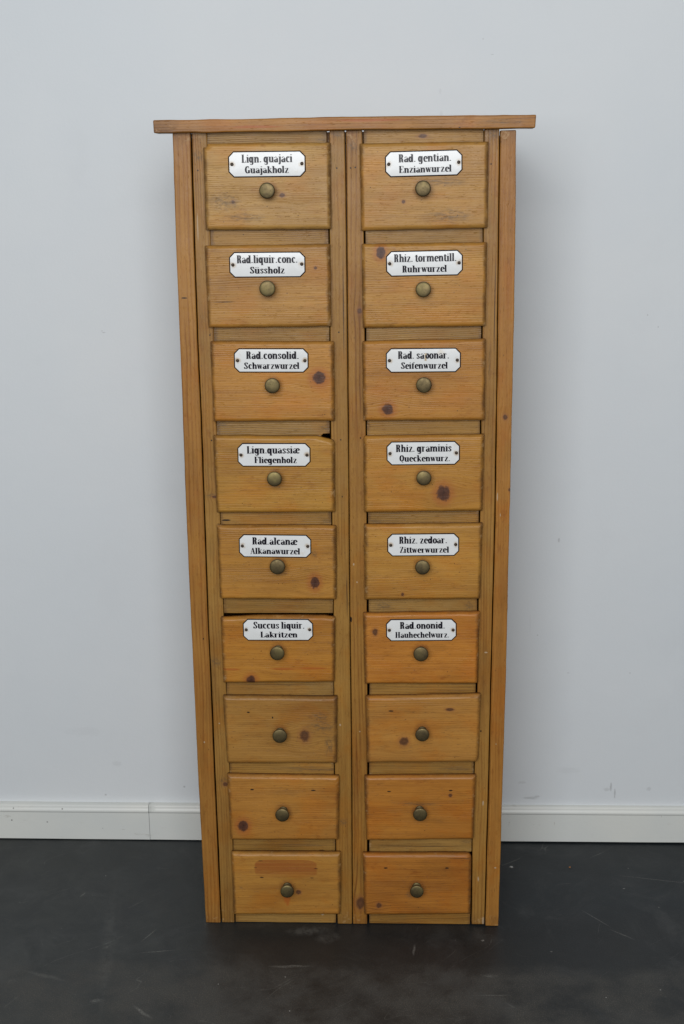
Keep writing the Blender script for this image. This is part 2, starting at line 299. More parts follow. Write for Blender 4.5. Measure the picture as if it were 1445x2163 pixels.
def wobble(pts, step, amp, seed):
    out = []; n = len(pts); acc = 0.0
    for i in range(n):
        a, b = pts[i], pts[(i+1) % n]; L = (b-a).length; k = max(1, int(L/step))
        for j in range(k): out.append(a.lerp(b, j/k))
    res = []
    m = len(out)
    for i, p in enumerate(out):
        tdir = (out[(i+1) % m]-out[i-1]); nrm = Vector((-tdir.y, tdir.x)).normalized()
        q = Vector((p.x*22+seed*3.1, p.y*22, seed*1.7))
        d = (noise.noise(q) + 0.6*noise.noise(q*4.3))*amp
        res.append(p + nrm*d)
    return res
def inset(pts, d):
    n = len(pts); out = []
    for i in range(n):
        a, b, c = pts[i-1], pts[i], pts[(i+1) % n]
        e1 = (b-a).normalized(); e2 = (c-b).normalized()
        n1 = Vector((e1.y, -e1.x)); n2 = Vector((e2.y, -e2.x))          # outline runs clockwise: inside is to the right
        s = n1+n2
        if s.length < 1e-6: s = n1
        s.normalize(); k = max(0.6, s.dot(n1)); out.append(b + s*(d/k))
    return out
def slab_bm(pts, profile, yback, caps_back=True):
    """pts clockwise outline (x,z); profile: (inset, y) from the back edge to the front face."""
    bm = bmesh.new(); rings = []
    for d, y in [(0, yback)] + list(profile):
        rings.append([bm.verts.new((p.x, y, p.y)) for p in (inset(pts, d) if d else pts)])
    n = len(pts)
    for a, b in zip(rings, rings[1:]):
        for i in range(n):
            f = bm.faces.new((a[i], a[(i+1) % n], b[(i+1) % n], b[i])); f.smooth = True
    bm.faces.new(rings[-1]); bm.faces.new(rings[0])
    for i in range(n):                                    # crisp line where side meets the back
        pass
    return bm
def plank(name, corners, mat, parent, yf=0.0, th=0.02, r=0.0016, bev=0.0014, amp=0.0004, seed=0, step=0.02):
    cx = sum(p[0] for p in corners)/len(corners); xs = [p[0] for p in corners]; zs = [p[1] for p in corners]
    cx = (min(xs)+max(xs))/2; cz = (min(zs)+max(zs))/2
    pts = [Vector((p[0]-cx, p[1]-cz)) for p in corners]
    pts = wobble(round_poly(pts, r), step, amp, seed)
    bm = slab_bm(pts, [(0, yf+bev), (bev*0.3, yf+bev*0.3), (bev, yf)], yf+th)
    return meshobj(name, bm, mat, parent, (cx, 0, cz)), (cx, cz, max(xs)-min(xs), max(zs)-min(zs))
def box_bm(x0, x1, y0, y1, z0, z1, bev=0.001):
    bm = bmesh.new(); bmesh.ops.create_cube(bm, size=1)
    for v in bm.verts: v.co = ((x0+x1)/2+v.co.x*(x1-x0), (y0+y1)/2+v.co.y*(y1-y0), (z0+z1)/2+v.co.z*(z1-z0))
    if bev: bmesh.ops.bevel(bm, geom=bm.edges[:], offset=bev, segments=2, affect='EDGES', profile=0.5)
    return bm
def lathe_bm(prof, seg=40):
    """prof: (radius, y) pairs, axis along y."""
    bm = bmesh.new(); rings = []
    for r, y in prof:
        if r < 1e-5: rings.append([bm.verts.new((0, y, 0))])
        else: rings.append([bm.verts.new((r*math.cos(2*math.pi*k/seg), y, r*math.sin(2*math.pi*k/seg))) for k in range(seg)])
    for a, b in zip(rings, rings[1:]):
        for k in range(seg):
            k2 = (k+1) % seg
            if len(a) == 1: bm.faces.new((a[0], b[k], b[k2]))
            elif len(b) == 1: bm.faces.new((a[k], a[k2], b[0]))
            else: bm.faces.new((a[k], a[k2], b[k2], b[k]))
    for f in bm.faces: f.smooth = True
    return bm
# ------------------------------------------------------------------ plain materials
def mat_wall():
    m, t = newmat('wall_paint'); tc = t.node('ShaderNodeTexCoord'); P = tc.outputs['Object']; X = t.sep(P)
    n = t.ns(P, 1.3, 4, 0.6); col = t.mix(t.rng(n, 0.3, 0.7), (0.62, 0.65, 0.672, 1), (0.65, 0.672, 0.685, 1))
    n2 = t.ns(t.vm('MULTIPLY', P, (6, 1, 4)), 1, 5, 0.65)
    col = t.mix(t.rng(n2, 0.55, 0.8, 0, 0.22), col, (0.56, 0.58, 0.60, 1))
    # (x, z, rx, rz, strength): the scuffs, drips and plaster scars one sees on this wall
    marks = [(0.6584, 0.155, .003, .012, .6), (0.6689, 0.135, .0025, .014, .6), (0.648, 0.147, .010, .005, .3), (0.4529, 0.1215, .020, .004, .45), (0.47, .126, .008, .003, .4),
             (-0.4458, 0.1465, .003, .003, .7), (-0.654, 0.122, .003, .003, .6), (0.7554, 0.1492, .006, .006, .3), (-0.5908, 1.327, .0045, .0012, .6), (-.595, 1.331, .003, .001, .5),
             (0.5045, 0.8131, .003, .006, .5), (0.539, 0.4665, .003, .0015, .5), (0.693, 0.467, .003, .0015, .5), (0.72, 1.332, .002, .002, .5), (0.694, 1.36, .002, .002, .5),
             (0.459, 0.567, .0015, .0015, .8), (0.2057, 1.8649, .003, .007, .14), (0.2082, 1.8168, .004, .007, .14), (0.3216, 1.942, .004, .001, .4), (0.30, 1.975, .002, .0015, .4),
             (-.62, .21, .012, .008, .16), (.55, .2, .03, .01, .10), (-.70, .3, .05, .012, .08), (.43, .165, .012, .004, .25), (.44, .60, .002, .03, .1)]
    hm = None
    for i, (mx, mz, rx, rz, s) in enumerate(marks):
        q = t.comb(t.m('DIVIDE', t.m('SUBTRACT', X[0], mx), rx), t.m('DIVIDE', t.m('SUBTRACT', X[2], mz), rz), i*3.3)
        d = t.m('ADD', t.m('MULTIPLY', t.m('SUBTRACT', t.ns(q, 1.8, 3), 0.5), 1.6), t.vm('LENGTH', t.vm('MULTIPLY', q, (1, 1, 0))))
        k = t.rng(d, 0.5, 1.2, s*.6, 0); col = t.mix(k, col, (0.16, 0.15, 0.14, 1))
        hm = k if hm is None else t.m('ADD', hm, k)
    h = t.m('ADD', t.m('MULTIPLY', t.ns(P, 160, 3, 0.6), 0.7), t.m('ADD', t.m('MULTIPLY', t.ns(P, 14, 3, 0.5), 2.2), t.m('MULTIPLY', t.ns(P, 3.2, 2, 0.5), 9.0)))
    h = t.m('SUBTRACT', h, hm)
    t.out(col, 0.62, h, 0.0006, spec=0.3, strength=0.6); return m
def mat_skirt():
    m, t = newmat('skirting_paint'); tc = t.node('ShaderNodeTexCoord'); P = tc.outputs['Object']; X = t.sep(P)
    col = t.mix(t.rng(t.ns(P, 4, 4), 0.35, 0.7), (0.66, 0.665, 0.625, 1), (0.62, 0.635, 0.61, 1))
    s = t.ns(t.vm('MULTIPLY', P, (60, 1, 14)), 1, 5, 0.7)
    col = t.mix(t.rng(s, 0.66, 0.76, 0, 0.55), col, (0.22, 0.17, 0.12, 1))
    s2 = t.ns(t.vm('MULTIPLY', P, (14, 1, 70)), 1, 4, 0.7)
    col = t.mix(t.rng(s2, 0.64, 0.75, 0, 0.35), col, (0.30, 0.27, 0.22, 1))
    v = t.node('ShaderNodeTexVoronoi'); v.inputs['Scale'].default_value = 26; t.put(v.inputs['Vector'], P)
    k = t.m('MULTIPLY', t.rng(v.outputs['Distance'], 0.03, 0.07, 1, 0), t.m('GREATER_THAN', t.sep(v.outputs['Color'])[1], 0.86))
    col = t.mix(t.m('MULTIPLY', k, 0.8), col, (0.06, 0.05, 0.045, 1))
    t.out(col, 0.38, t.ns(P, 90, 3), 0.0004, spec=0.45, strength=0.5); return m
def mat_floor():
    m, t = newmat('floor_concrete'); tc = t.node('ShaderNodeTexCoord'); P = tc.outputs['Object']; X = t.sep(P)
    big = t.ns(P, 2.3, 4, 0.6, 0.4); med = t.ns(P, 7, 6, 0.68, 0.5); fine = t.ns(P, 240, 3, 0.7)
    bluish = (0.0085, 0.0118, 0.0145, 1); brown = (0.0215, 0.0240, 0.0236, 1); pale = (0.056, 0.055, 0.050, 1)
    # the coating is bluer to the right and at the back, worn brown at left and in front
    side = t.m('ADD', t.m('MULTIPLY', X[0], -0.55), t.m('MULTIPLY', X[1], -1.1))
    f = t.m('ADD', t.m('ADD', t.m('MULTIPLY', big, 1.3), side), t.m('MULTIPLY', med, 0.7))
    col = t.mix(t.rng(f, 0.75, 1.35), bluish, brown)
    col = t.mix(t.rng(t.ns(P, 13, 7, 0.75, 0.6), 0.35, 0.68, 0, 0.6), col, t.mix(1.0, col, (1.7, 1.65, 1.55, 1), 'MULTIPLY'))
    dk0 = t.m('MULTIPLY', t.rng(t.m('ADD', X[1], t.m('MULTIPLY', t.ns(P, 6, 4), 0.1)), 0.16, 0.04), t.rng(t.m('ADD', X[0], t.m('MULTIPLY', t.ns(P, 4, 4), 0.4)), -0.30, 0.10))  # dark zone in front of the cabinet, partly its shadow put into the colour
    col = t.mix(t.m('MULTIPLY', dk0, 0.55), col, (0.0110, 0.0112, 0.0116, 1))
    # worn, sandy band in front of the cabinet
    wz = t.m('ADD', X[1], t.m('MULTIPLY', t.m('SUBTRACT', t.ns(P, 5, 4), 0.5), 0.14))
    worn = t.m('MULTIPLY', t.rng(wz, -0.14, -0.20), t.rng(t.ns(P, 9, 5, 0.65), 0.30, 0.66))
    col = t.mix(t.m('MULTIPLY', worn, 0.70), col, pale)
    grit = t.m('MULTIPLY', t.rng(t.ns(P, 420, 2, 0.8), 0.50, 0.70), t.m('MULTIPLY_ADD', worn, 0.60, 0.16))
    col = t.mix(grit, col, (0.13, 0.115, 0.092, 1))
    dk = t.m('MULTIPLY', t.rng(t.ns(t.vm('ADD', P, (3, 3, 0)), 380, 2, 0.7), 0.60, 0.72), t.m('MULTIPLY_ADD', worn, 0.6, 0.12))
    col = t.mix(dk, col, (0.010, 0.010, 0.010, 1))
    cl = t.rng(t.ns(t.vm('ADD', P, (9, 2, 0)), 5.5, 7, 0.74, 0.8), 0.48, 0.78, 0, 0.50)
    col = t.mix(cl, col, (0.062, 0.064, 0.062, 1))
    # long pale scratches: contour lines of stretched noise, gated so that they break up
    hs = None
    for ang, sx, sy, wdt, lo, s, off in ((0.5, 2.2, 9, .0022, .50, .45, 1), (-0.65, 2.0, 11, .0020, .47, .55, 7), (1.35, 2.5, 8, .0018, .52, .40, 13), (0.08, 1.5, 13, .0022, .52, .40, 21), (2.3, 3, 14, .003, .50, .5, 33)):
        mp = t.node('ShaderNodeMapping'); mp.inputs['Rotation'].default_value = (0, 0, ang); mp.inputs['Location'].default_value = (off, off*.3, 0); t.put(mp.inputs[0], P)
        q = t.vm('MULTIPLY', mp.outputs[0], (sx, sy, 1))
        d = t.m('ABSOLUTE', t.m('SUBTRACT', t.ns(q, 1, 1, 0.4), 0.5))
        g = t.rng(t.ns(t.vm('ADD', mp.outputs[0], (5, 8, 0)), 9, 5, 0.75), lo+.04, lo+.16)
        k = t.m('MULTIPLY', t.m('MULTIPLY', t.rng(d, 0, wdt, 1, 0), g), s*.6)
        col = t.mix(k, col, (0.20, 0.20, 0.18, 1)); hs = k if hs is None else t.m('ADD', hs, k)
    # particular marks: (x, y, length/2, width/2, angle, strength)
    for i, (mx, my, a, b, an, s) in enumerate(((0.394, .264, .006, .005, 0, .9), (.6575, .1686, .003, .002, 0, .9), (-.43, -.118, .040, .0012, .15, .7), (-.462, -.055, .028, .0014, 1.1, .7),
            (-.4241, -.335, .030, .004, -.75, .6), (-.5298, -.3, .012, .006, .3, .5), (-.66, -.215, .05, .006, -.35, .25), (-.655, .115, .012, .003, 1.2, .5), (.144, -.10, .022, .003, 1.5, .6),
            (-.13, -.168, .045, .005, .03, .5), (.31, -.262, .04, .0012, .02, .6), (-.545, -.10, .020, .20, .12, .10), (-.0998, -.03, .05, .018, 0, .25), (-.05, -.055, .03, .02, .2, .2),
            (.17, .30, .002, .003, 0, .6), (.75, .21, .10, .002, -.2, .4), (.57, .035, .045, .0016, -.9, .6), (.62, -.03, .03, .002, -.7, .6), (.30, -.06, .004, .003, 0, .9), (.45, -.1, .003, .002, 0, .7), (-.31, .2, .012, .02, .3, .12))):
        dx = t.m('SUBTRACT', X[0], mx); dy = t.m('SUBTRACT', X[1], my); c, sn = math.cos(an), math.sin(an)
        u = t.m('DIVIDE', t.m('ADD', t.m('MULTIPLY', dx, c), t.m('MULTIPLY', dy, sn)), a)
        v = t.m('DIVIDE', t.m('SUBTRACT', t.m('MULTIPLY', dy, c), t.m('MULTIPLY', dx, sn)), b)
        v = t.m('ADD', v, t.m('MULTIPLY', t.m('SUBTRACT', t.ns(t.comb(u, i*5.1, 0), 1.2, 2), 0.5), 2.0))
        d = t.vm('LENGTH', t.comb(u, v, 0))
        k = t.m('MULTIPLY', t.rng(d, 0.3, 1.3, s*(.6 if a > .01 else 1), 0), t.rng(t.ns(P, 300 if b < .01 else 40, 4, 0.8), 0.35, 0.62))
        col = t.mix(k, col, (0.33, 0.32, 0.29, 1))
    v = t.node('ShaderNodeTexVoronoi'); v.inputs['Scale'].default_value = 34; t.put(v.inputs['Vector'], P)
    k = t.m('MULTIPLY', t.rng(v.outputs['Distance'], 0.03, 0.06, 1, 0), t.m('GREATER_THAN', t.sep(v.outputs['Color'])[1], 0.93))
    col = t.mix(t.m('MULTIPLY', k, 0.8), col, (0.40, 0.39, 0.36, 1))
    r = t.m('ADD', t.m('MULTIPLY', med, 0.25), t.m('MULTIPLY_ADD', worn, 0.15, 0.34))
    h = t.m('ADD', t.m('MULTIPLY', fine, 0.35), t.m('MULTIPLY', t.ns(P, 30, 4), 0.6))
    t.out(col, r, h, 0.0006, spec=0.35, strength=0.6); return m
def mat_brass(name='aged_brass', seed=0.0):
    m, t = newmat(name); tc = t.node('ShaderNodeTexCoord'); oi = t.node('ShaderNodeObjectInfo')
    P = t.vm('ADD', tc.outputs['Object'], t.comb(t.m('MULTIPLY', oi.outputs['Random'], 9), 0, seed))
    n = t.ns(P, 75, 5, 0.7); n2 = t.ns(P, 30, 3)
    col = t.mix(t.rng(n, 0.3, 0.7), (0.160, 0.120, 0.060, 1), (0.090, 0.069, 0.038, 1))
    col = t.mix(t.m('MULTIPLY', t.rng(n2, 0.38, 0.7), oi.outputs['Random']), col, (0.27, 0.22, 0.09, 1))
    v = t.node('ShaderNodeTexVoronoi'); v.inputs['Scale'].default_value = 150; t.put(v.inputs['Vector'], P)
    k = t.m('MULTIPLY', t.rng(v.outputs['Distance'], 0.05, 0.16, 1, 0), t.m('GREATER_THAN', t.sep(v.outputs['Color'])[1], 0.88))
    col = t.mix(t.m('MULTIPLY', k, 0.7), col, (0.035, 0.028, 0.018, 1))
    t.out(col, t.m('MULTIPLY_ADD', n, 0.22, 0.42), n, 0.0002, spec=0.35, metal=0.96, strength=0.6); return m
def mat_enamel():
    m, t = newmat('white_enamel'); tc = t.node('ShaderNodeTexCoord'); oi = t.node('ShaderNodeObjectInfo')
    P = t.vm('ADD', tc.outputs['Object'], t.comb(t.m('MULTIPLY', oi.outputs['Random'], 13), 0, 0))
    col = t.mix(t.rng(t.ns(P, 18, 3), 0.35, 0.7), (0.70, 0.705, 0.70, 1), (0.665, 0.67, 0.66, 1))
    col = t.mix(t.rng(t.ns(P, 32, 5, 0.7), 0.60, 0.78, 0, 0.5), col, (0.56, 0.45, 0.30, 1))
    v = t.node('ShaderNodeTexVoronoi'); v.inputs['Scale'].default_value = 120; t.put(v.inputs['Vector'], P)
    k = t.m('MULTIPLY', t.rng(v.outputs['Distance'], 0.05, 0.12, 1, 0), t.m('GREATER_THAN', t.sep(v.outputs['Color'])[1], 0.955))
    col = t.mix(t.m('MULTIPLY', k, 0.7), col, (0.22, 0.13, 0.06, 1))
    # rust and dirt that has crept out round the two screw holes
    X = t.sep(tc.outputs['Object']); dd = t.vm('LENGTH', t.comb(t.m('SUBTRACT', t.m('ABSOLUTE', X[0]), 0.0695), X[2], 0))
    rs = t.m('MULTIPLY', t.rng(dd, 0.003, 0.009, 0.75, 0), t.rng(t.ns(P, 120, 3), 0.35, 0.6))
    col = t.mix(rs, col, (0.42, 0.30, 0.17, 1))
    t.out(col, 0.24, t.ns(P, 60, 2), 0.0003, spec=0.5, coat=0.0, strength=0.5); return m
def mat_flat(name, col, rough, metal=0.0, spec=0.5, coat=0.0):
    m, t = newmat(name); tc = t.node('ShaderNodeTexCoord')
    n = t.ns(tc.outputs['Object'], 120, 4, 0.7)
    c = t.mix(t.rng(n, 0.3, 0.75), (*col, 1), tuple(v*0.7 for v in col) + (1,))
    t.out(c, rough, n, 0.0002, spec=spec, metal=metal, coat=coat, strength=0.4); return m
WALL, SKIRT, FLOOR, BRASS, ENAMEL = mat_wall(), mat_skirt(), mat_floor(), mat_brass(), mat_enamel()
INK = mat_flat('ink_enamel', (0.008, 0.006, 0.013), 0.28, spec=0.2)
EDGE = mat_flat('dark_rim_enamel', (0.010, 0.004, 0.005), 0.5, spec=0.08)
RUST = mat_flat('rusty_screw', (0.055, 0.034, 0.020), 0.6, metal=0.3)
WORN = mat_flat('worn_ink', (0.52, 0.40, 0.25), 0.35)
# ------------------------------------------------------------------ the setting
bm = bmesh.new()
bmesh.ops.create_grid(bm, x_segments=2, y_segments=2, size=6)
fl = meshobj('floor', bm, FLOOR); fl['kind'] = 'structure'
bm = bmesh.new(); bm.faces.new([bm.verts.new(v) for v in ((-6, WY, -.02), (6, WY, -.02), (6, WY, 4), (-6, WY, 4))])
ex = bmesh.ops.extrude_face_region(bm, geom=bm.faces[:]); bmesh.ops.translate(bm, vec=(0, .12, 0), verts=[v for v in ex['geom'] if isinstance(v, bmesh.types.BMVert)])
wall = meshobj('wall', bm, WALL); wall['kind'] = 'structure'
def skirting(x0, x1, dz0, dz1, yf):
    """moulded board: flat face, shadow step, quirk and rounded bead on top; slightly out of level"""
    prof = [(0.003, yf), (0.0790, yf), (0.0815, yf-.0040), (0.0840, yf-.0052), (0.0880, yf-.0050), (0.0910, yf-.0030), (0.0940, yf-.0015), (0.0970, yf-.0014), (0.0995, yf-.0004), (0.1015, yf+.003), (0.1015, WY+.001)]
    bm = bmesh.new(); n = max(2, int((x1-x0)/0.02)); prev = None
    for i in range(n+1):
        s = i/n; x = x0+(x1-x0)*s; dz = dz0+(dz1-dz0)*s
        row = [bm.verts.new((x, y+noise.noise(Vector((x*5, z*3, 1)))*.0006, z+dz+noise.noise(Vector((x*4, 7, 1)))*.0006)) for z, y in prof]
        if prev:
            for a in range(len(row)-1): bm.faces.new((prev[a], row[a], row[a+1], prev[a+1])).smooth = a not in (0,)
        else: bm.faces.new(row + [bm.verts.new((x, WY+.001, .003+dz))])
        prev = row
    o = meshobj('skirting_board', bm, SKIRT, wall); return o
skirting(-3.2, -0.5395, 0.004, -0.0006, .3835)['label'] = 'long length of white moulded skirting left of the joint'
skirting(-0.5385, 0.2995, 0.0000, 0.0012, .3830)['label'] = 'short length of skirting running behind the cabinet'
skirting(0.3, 3.0, 0.0012, 0.0030, .3885)['label'] = 'length of white skirting right of the cabinet'
# ------------------------------------------------------------------ the cabinet
cab = bpy.data.objects.new('drawer_cabinet', None); link(cab); cab.empty_display_size = 0.1
cab['label'] = 'tall narrow pine apothecary cabinet with eighteen small drawers standing against the grey wall'
cab['category'] = 'cabinet'
S = srgb
def tone(l, d, k=.94):
    f = lambda c, q: (min(.9, c[0]*q), c[1]*q*1.005, c[2]*q*.67)
    return f(S(*l), k), f(S(*d), .76)
def stile(name, out, lt, dk, seed, knots, yf, th, rings=.5, pitch=.007, grime_shade=.3, label=None):
    xs = [p[0] for p in out]; zs = [p[1] for p in out]; cx = (min(xs)+max(xs))/2; cz = (min(zs)+max(zs))/2
    kk = [(x-cx, z-cz, a, b, k) for x, z, a, b, k in knots]
    a, b = tone((lt[0]+1, lt[1]-1, lt[2]-4), (dk[0]+4, dk[1]-1, dk[2]-3), .80); rings *= .8
    m = wood('pine_'+str(seed), 'z', a, b, seed, rings, pitch, kk, grime_shade=grime_shade, size=(max(xs)-min(xs), max(zs)-min(zs)))
    out = [(x-.0005*(1 if x > cx else -1), z) for x, z in out]
    o, _ = plank(name, out, m, cab, yf, th, seed=seed, amp=.0005, r=.0022, bev=.0018)
    if label: o['label'] = label
    return o
H = lambda x, z: (x, z, .0016, .0016, 'h')
POST_L = [(x, max(z, .0005)) for x, z in POST_L]; STILE_L = [(x, max(z, .0005)) for x, z in STILE_L]
STILE_ML = [(x, max(z, .0005)) for x, z in STILE_ML]; STILE_MR = [(x, max(z, .0005)) for x, z in STILE_MR]; STILE_R = [(x, max(z, .0005)) for x, z in STILE_R]; POST_R = [(x, min(max(z, .0005), 1.7626)) for x, z in POST_R]
stile('side_post', POST_L, (176, 126, 74), (122, 72, 32), 3, [(-.325, .455, .002, .0022, 'w'), (-.318, .70, .0015, .002, 'h'), (-.33, 1.44, .006, .0015, 'h')], -.001, .024, .62, .0080)
stile('side_post', POST_R, (174, 122, 70), (136, 84, 40), 5, [(.331, 1.190, .005, .006, 'b'), (.3435, 1.035, .003, .004, 'b'), (.326, .455, .0014, .0016, 'w'), (.33, .15, .003, .002, 'w'), (.325, .98, .001, .004, 'w'), (.318, 1.02, .0015, .01, 'w')], -.002, .024, .35, .0070)
stile('stile', STILE_L, (170, 128, 80), (112, 74, 38), 8, [H(-.2925, 1.6925), (-.2915, 1.7200, .012, .016, 'd'), H(-.280, 1.3637), H(-.2845, 1.1425), (-.287, 1.022, .017, .006, 'd'), (-.281, 1.020, .007, .003, 'b'), (-.293, .645, .014, .012, 'd'), (-.284, .358, .013, .014, 'd'), (-.281, .352, .006, .005, 'b'), (-.29, .500, .0018, .0018, 'w'), (-.297, 1.58, .0012, .03, 'w')], 0, .022, .5, .0062)
stile('stile', STILE_ML, (168, 126, 76), (116, 76, 38), 13, [H(-.0140, 1.694), (-.014, 1.758, .012, .006, 'd'), H(-.0135, 1.368), H(-.0120, 1.143), (-.0035, 1.42, .0010, .10, 's'), (-.010, 1.02, .001, .002, 'h'), (-.02, .498, .0022, .003, 'w'), (-.002, .80, .001, .05, 's'), (-.016, .26, .01, .01, 'd')], 0, .022, .45, .0065)
stile('stile', STILE_MR, (170, 124, 72), (112, 68, 32), 21, [H(.0135, 1.694), H(.023, 1.695), (.0295, 1.411, .005, .006, 'b'), (.018, 1.735, .010, .015, 'd'), H(.0295, 1.1465), (.0235, .482, .0018, .0018, 'w'), (.0215, .055, .011, .016, 'b'), (.006, .745, .0025, .006, 'h'), (.013, .87, .002, .003, 'w'), (.02, .83, .002, .0022, 'w')], .0005, .022, .7, .0085)
stile('stile', STILE_R, (172, 128, 78), (114, 72, 36), 34, [H(.2925, 1.6985), (.296, 1.755, .014, .012, 'd'), H(.2835, 1.149), (.305, 1.42, .001, .10, 's'), (.292, .485, .0018, .002, 'h'), (.3, .31, .002, .007, 'w'), (.292, .12, .002, .006, 'w'), (.305, .012, .003, .012, 'w'), (.3, .67, .004, .002, 'w'), (.296, 1.30, .002, .05, 'd')], 0, .022, .5, .0070)
# carcass behind the front
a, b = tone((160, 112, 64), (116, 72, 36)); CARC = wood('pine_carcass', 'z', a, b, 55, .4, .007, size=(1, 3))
for x0, x1 in ((-.340, -.3235), (.3235, .340)): meshobj('side_panel', box_bm(x0, x1, .0235, .379, .001, 1.7600), CARC, cab)
meshobj('back_panel', box_bm(-.3230, .3230, .366, .378, .012, 1.758), CARC, cab)
meshobj('top_panel', box_bm(-.3040, .3080, .0235, .365, 1.742, 1.7640), CARC, cab)
meshobj('bottom_panel', box_bm(-.3230, .3230, .030, .365, .012, .026), CARC, cab)
meshobj('partition', box_bm(-.008, .018, .0235, .365, .027, 1.7410), CARC, cab)
tp = [(x, z) for x, z in TOPB]; tx = sum(p[0] for p in tp)/len(tp); tz = 1.778
a, b = tone((168, 116, 66), (104, 62, 30)); TM = wood('pine_top', 'x', a, b, 61, .75, .0060, [(-.20, -.004, .05, .003, 'o'), (.02, .006, .08, .003, 'o'), (.2, -.010, .002, .001, 'h'), (.03, -.0112, .06, .0016, 'd'), (.28, 0, .05, .006, 'd')], grime_shade=.4, size=(.76, .03))
pts = wobble(round_poly([Vector((x-tx, z-tz)) for x, z in tp], .0025), .015, .0007, 5)
meshobj('top_board', slab_bm(pts, [(0, -.0175), (.0007, -.0192), (.0022, -.0200)], .0215), TM, cab, (tx, 0, tz))
def front_bm(pts, profile, yback, hw, hh):
    bm = bmesh.new(); n = len(pts); rings = []
    for d, y in [(0, yback)] + list(profile) + ([(.030, profile[-1][1]), (.055, profile[-1][1])] if hh > .06 else []):
        rings.append([bm.verts.new((p.x*(1-d/hw), y, p.y*(1-d/hh))) for p in pts])
    for j, (a, b) in enumerate(zip(rings, rings[1:])):
        for i in range(n): bm.faces.new((a[i], a[(i+1) % n], b[(i+1) % n], b[i])).smooth = True
    for ring, y in ((rings[-1], profile[-1][1]), (rings[0], yback)):
        c = bm.verts.new((0, y, 0))
        for i in range(n): bm.faces.new((ring[i], ring[(i+1) % n], c))
    return bm
# rails between the drawers
RC = [((160, 122, 78), (108, 76, 42)), ((164, 122, 72), (108, 72, 36)), ((158, 118, 70), (100, 68, 36))]
rk = {0: [(-.045, 1.749, .010, .003, 'd')], 10: [(.157, 1.7535, .009, .004, 'b'), (.167, 1.767, .002, .001, 'h')], 3: [(-.262, 1.176, .012, .006, 'd'), (-.045, 1.168, .014, .008, 'd')], 8: [(-.066, .1858, .0085, .0030, 'h'), (-.10, .20, .05, .004, 'd')],
      9: [(-.066, .0235, .0040, .0032, 'w')], 1: [(-.205, 1.566, .001, .001, 'h')], 6: [(-.13, .5915, .11, .0007, 's')], 15: [(.075, .775, .02, .012, 'd'), (.262, .775, .012, .012, 'd')], 14: [(.06, .965, .014, .006, 'd')],
      17: [(.24, .392, .035, .006, 'd')], 18: [(.15, .200, .10, .0009, 's'), (.262, .212, .012, .006, 'd')], 4: [(-.26, .968, .010, .002, 'h'), (-.045, .965, .012, .006, 'd')], 7: [(-.09, .39, .08, .008, 'd')]}
for i, c in enumerate(RAILS):
    c = [(x, max(z, .001)) for x, z in c]
    if i == 3: c = [c[0], c[1], (c[1][0], 1.1560), (-.0480, 1.1555), (-.0540, 1.1490), (c[3][0], 1.1490)]
    if i == 5: c = [c[0], c[1], (c[2][0], .7588), (c[3][0], .7582)]
    if i == 18: c = [c[0], c[1], (c[2][0], .1872), (c[3][0], .1840)]
    xs = [p[0] for p in c]; zs = [p[1] for p in c]; cx = (min(xs)+max(xs))/2; cz = (min(zs)+max(zs))/2
    l, d = RC[i % 3]
    a, b = tone(l, d)
    m = wood('pine_rail', 'x', a, b, 70+i*1.7, .55, .0040 if i != 16 else .007, [(x-cx, z-cz, p, q, k) for x, z, p, q, k in rk.get(i, [])], grime_shade=.62, size=(.24, .2))
    c = [(x-(.0007 if i < 10 and x > cx else 0)+(.0007 if i > 9 and x < cx else 0)+(.0007 if 3 < i < 10 and x < cx else 0)-(.0005 if i > 11 and x > cx else 0), z) for x, z in c]
    pts = wobble(round_poly([Vector((x-cx, z-cz)) for x, z in c], .001), .012, .0005, 40+i)
    meshobj('rail', front_bm(pts, [(0, .004), (.0003, .0033), (.001, .003)], .023, (max(xs)-min(xs))/2, (max(zs)-min(zs))/2), m, cab, (cx, 0, cz))
# ------------------------------------------------------------------ lettering: condensed fat-face, drawn with an elliptical pen
def arc(cx, cy, rx, ry, a0, a1, n=9):
    return [(cx+rx*math.cos(math.radians(a0+(a1-a0)*k/n)), cy+ry*math.sin(math.radians(a0+(a1-a0)*k/n))) for k in range(n+1)]
XH = .70; A_, B_ = .094, .034
def st(x, y0, y1, sf='bt'):           # stem with hairline feet
    r = [([(x, y0), (x, y1)], None)]
    if 'b' in sf: r.append(([(x-.125, y0+.018), (x+.125, y0+.018)], .02))
    if 't' in sf: r.append(([(x-.15, y1-.03), (x, y1-.015)], .02))
    if 'T' in sf: r.append(([(x-.125, y1-.018), (x+.125, y1-.018)], .02))
    return r
def dot(x, y, r=.078): return [([(x-.0001, y-r*.75), (x, y+r*.75)], ('dot', r))]
def bowl(cx, w=.145, cy=XH/2, h=XH/2-.02): return [(arc(cx, cy, w, h, 90, 450, 18), None)]
def arch(x0, x1): m = (x0+x1)/2; return [([(x0+.03, XH*.70), (x0+.10, XH-.05), (m+.06, XH-.03), (x1-.03, XH-.09), (x1, XH-.20), (x1, XH-.3)], None), ([(x1, XH-.25), (x1, 0)], None), ([(x1-.10, .018), (x1+.115, .018)], .02)]
G = {}
G['o'] = (bowl(.23), .46); G['n'] = (st(.13, 0, XH) + arch(.13, .40), .54)
G['m'] = (st(.13, 0, XH) + arch(.13, .40) + arch(.40, .67), .81)
G['h'] = (st(.13, 0, 1) + arch(.13, .40), .54)
G['u'] = (st(.13, .12, XH, 't') + [([(.13, .3), (.13, .16), (.17, .05), (.26, .03), (.36, .14)], None)] + st(.40, 0, XH, 't') + [([(.40, .02), (.52, .02)], .02)], .54)
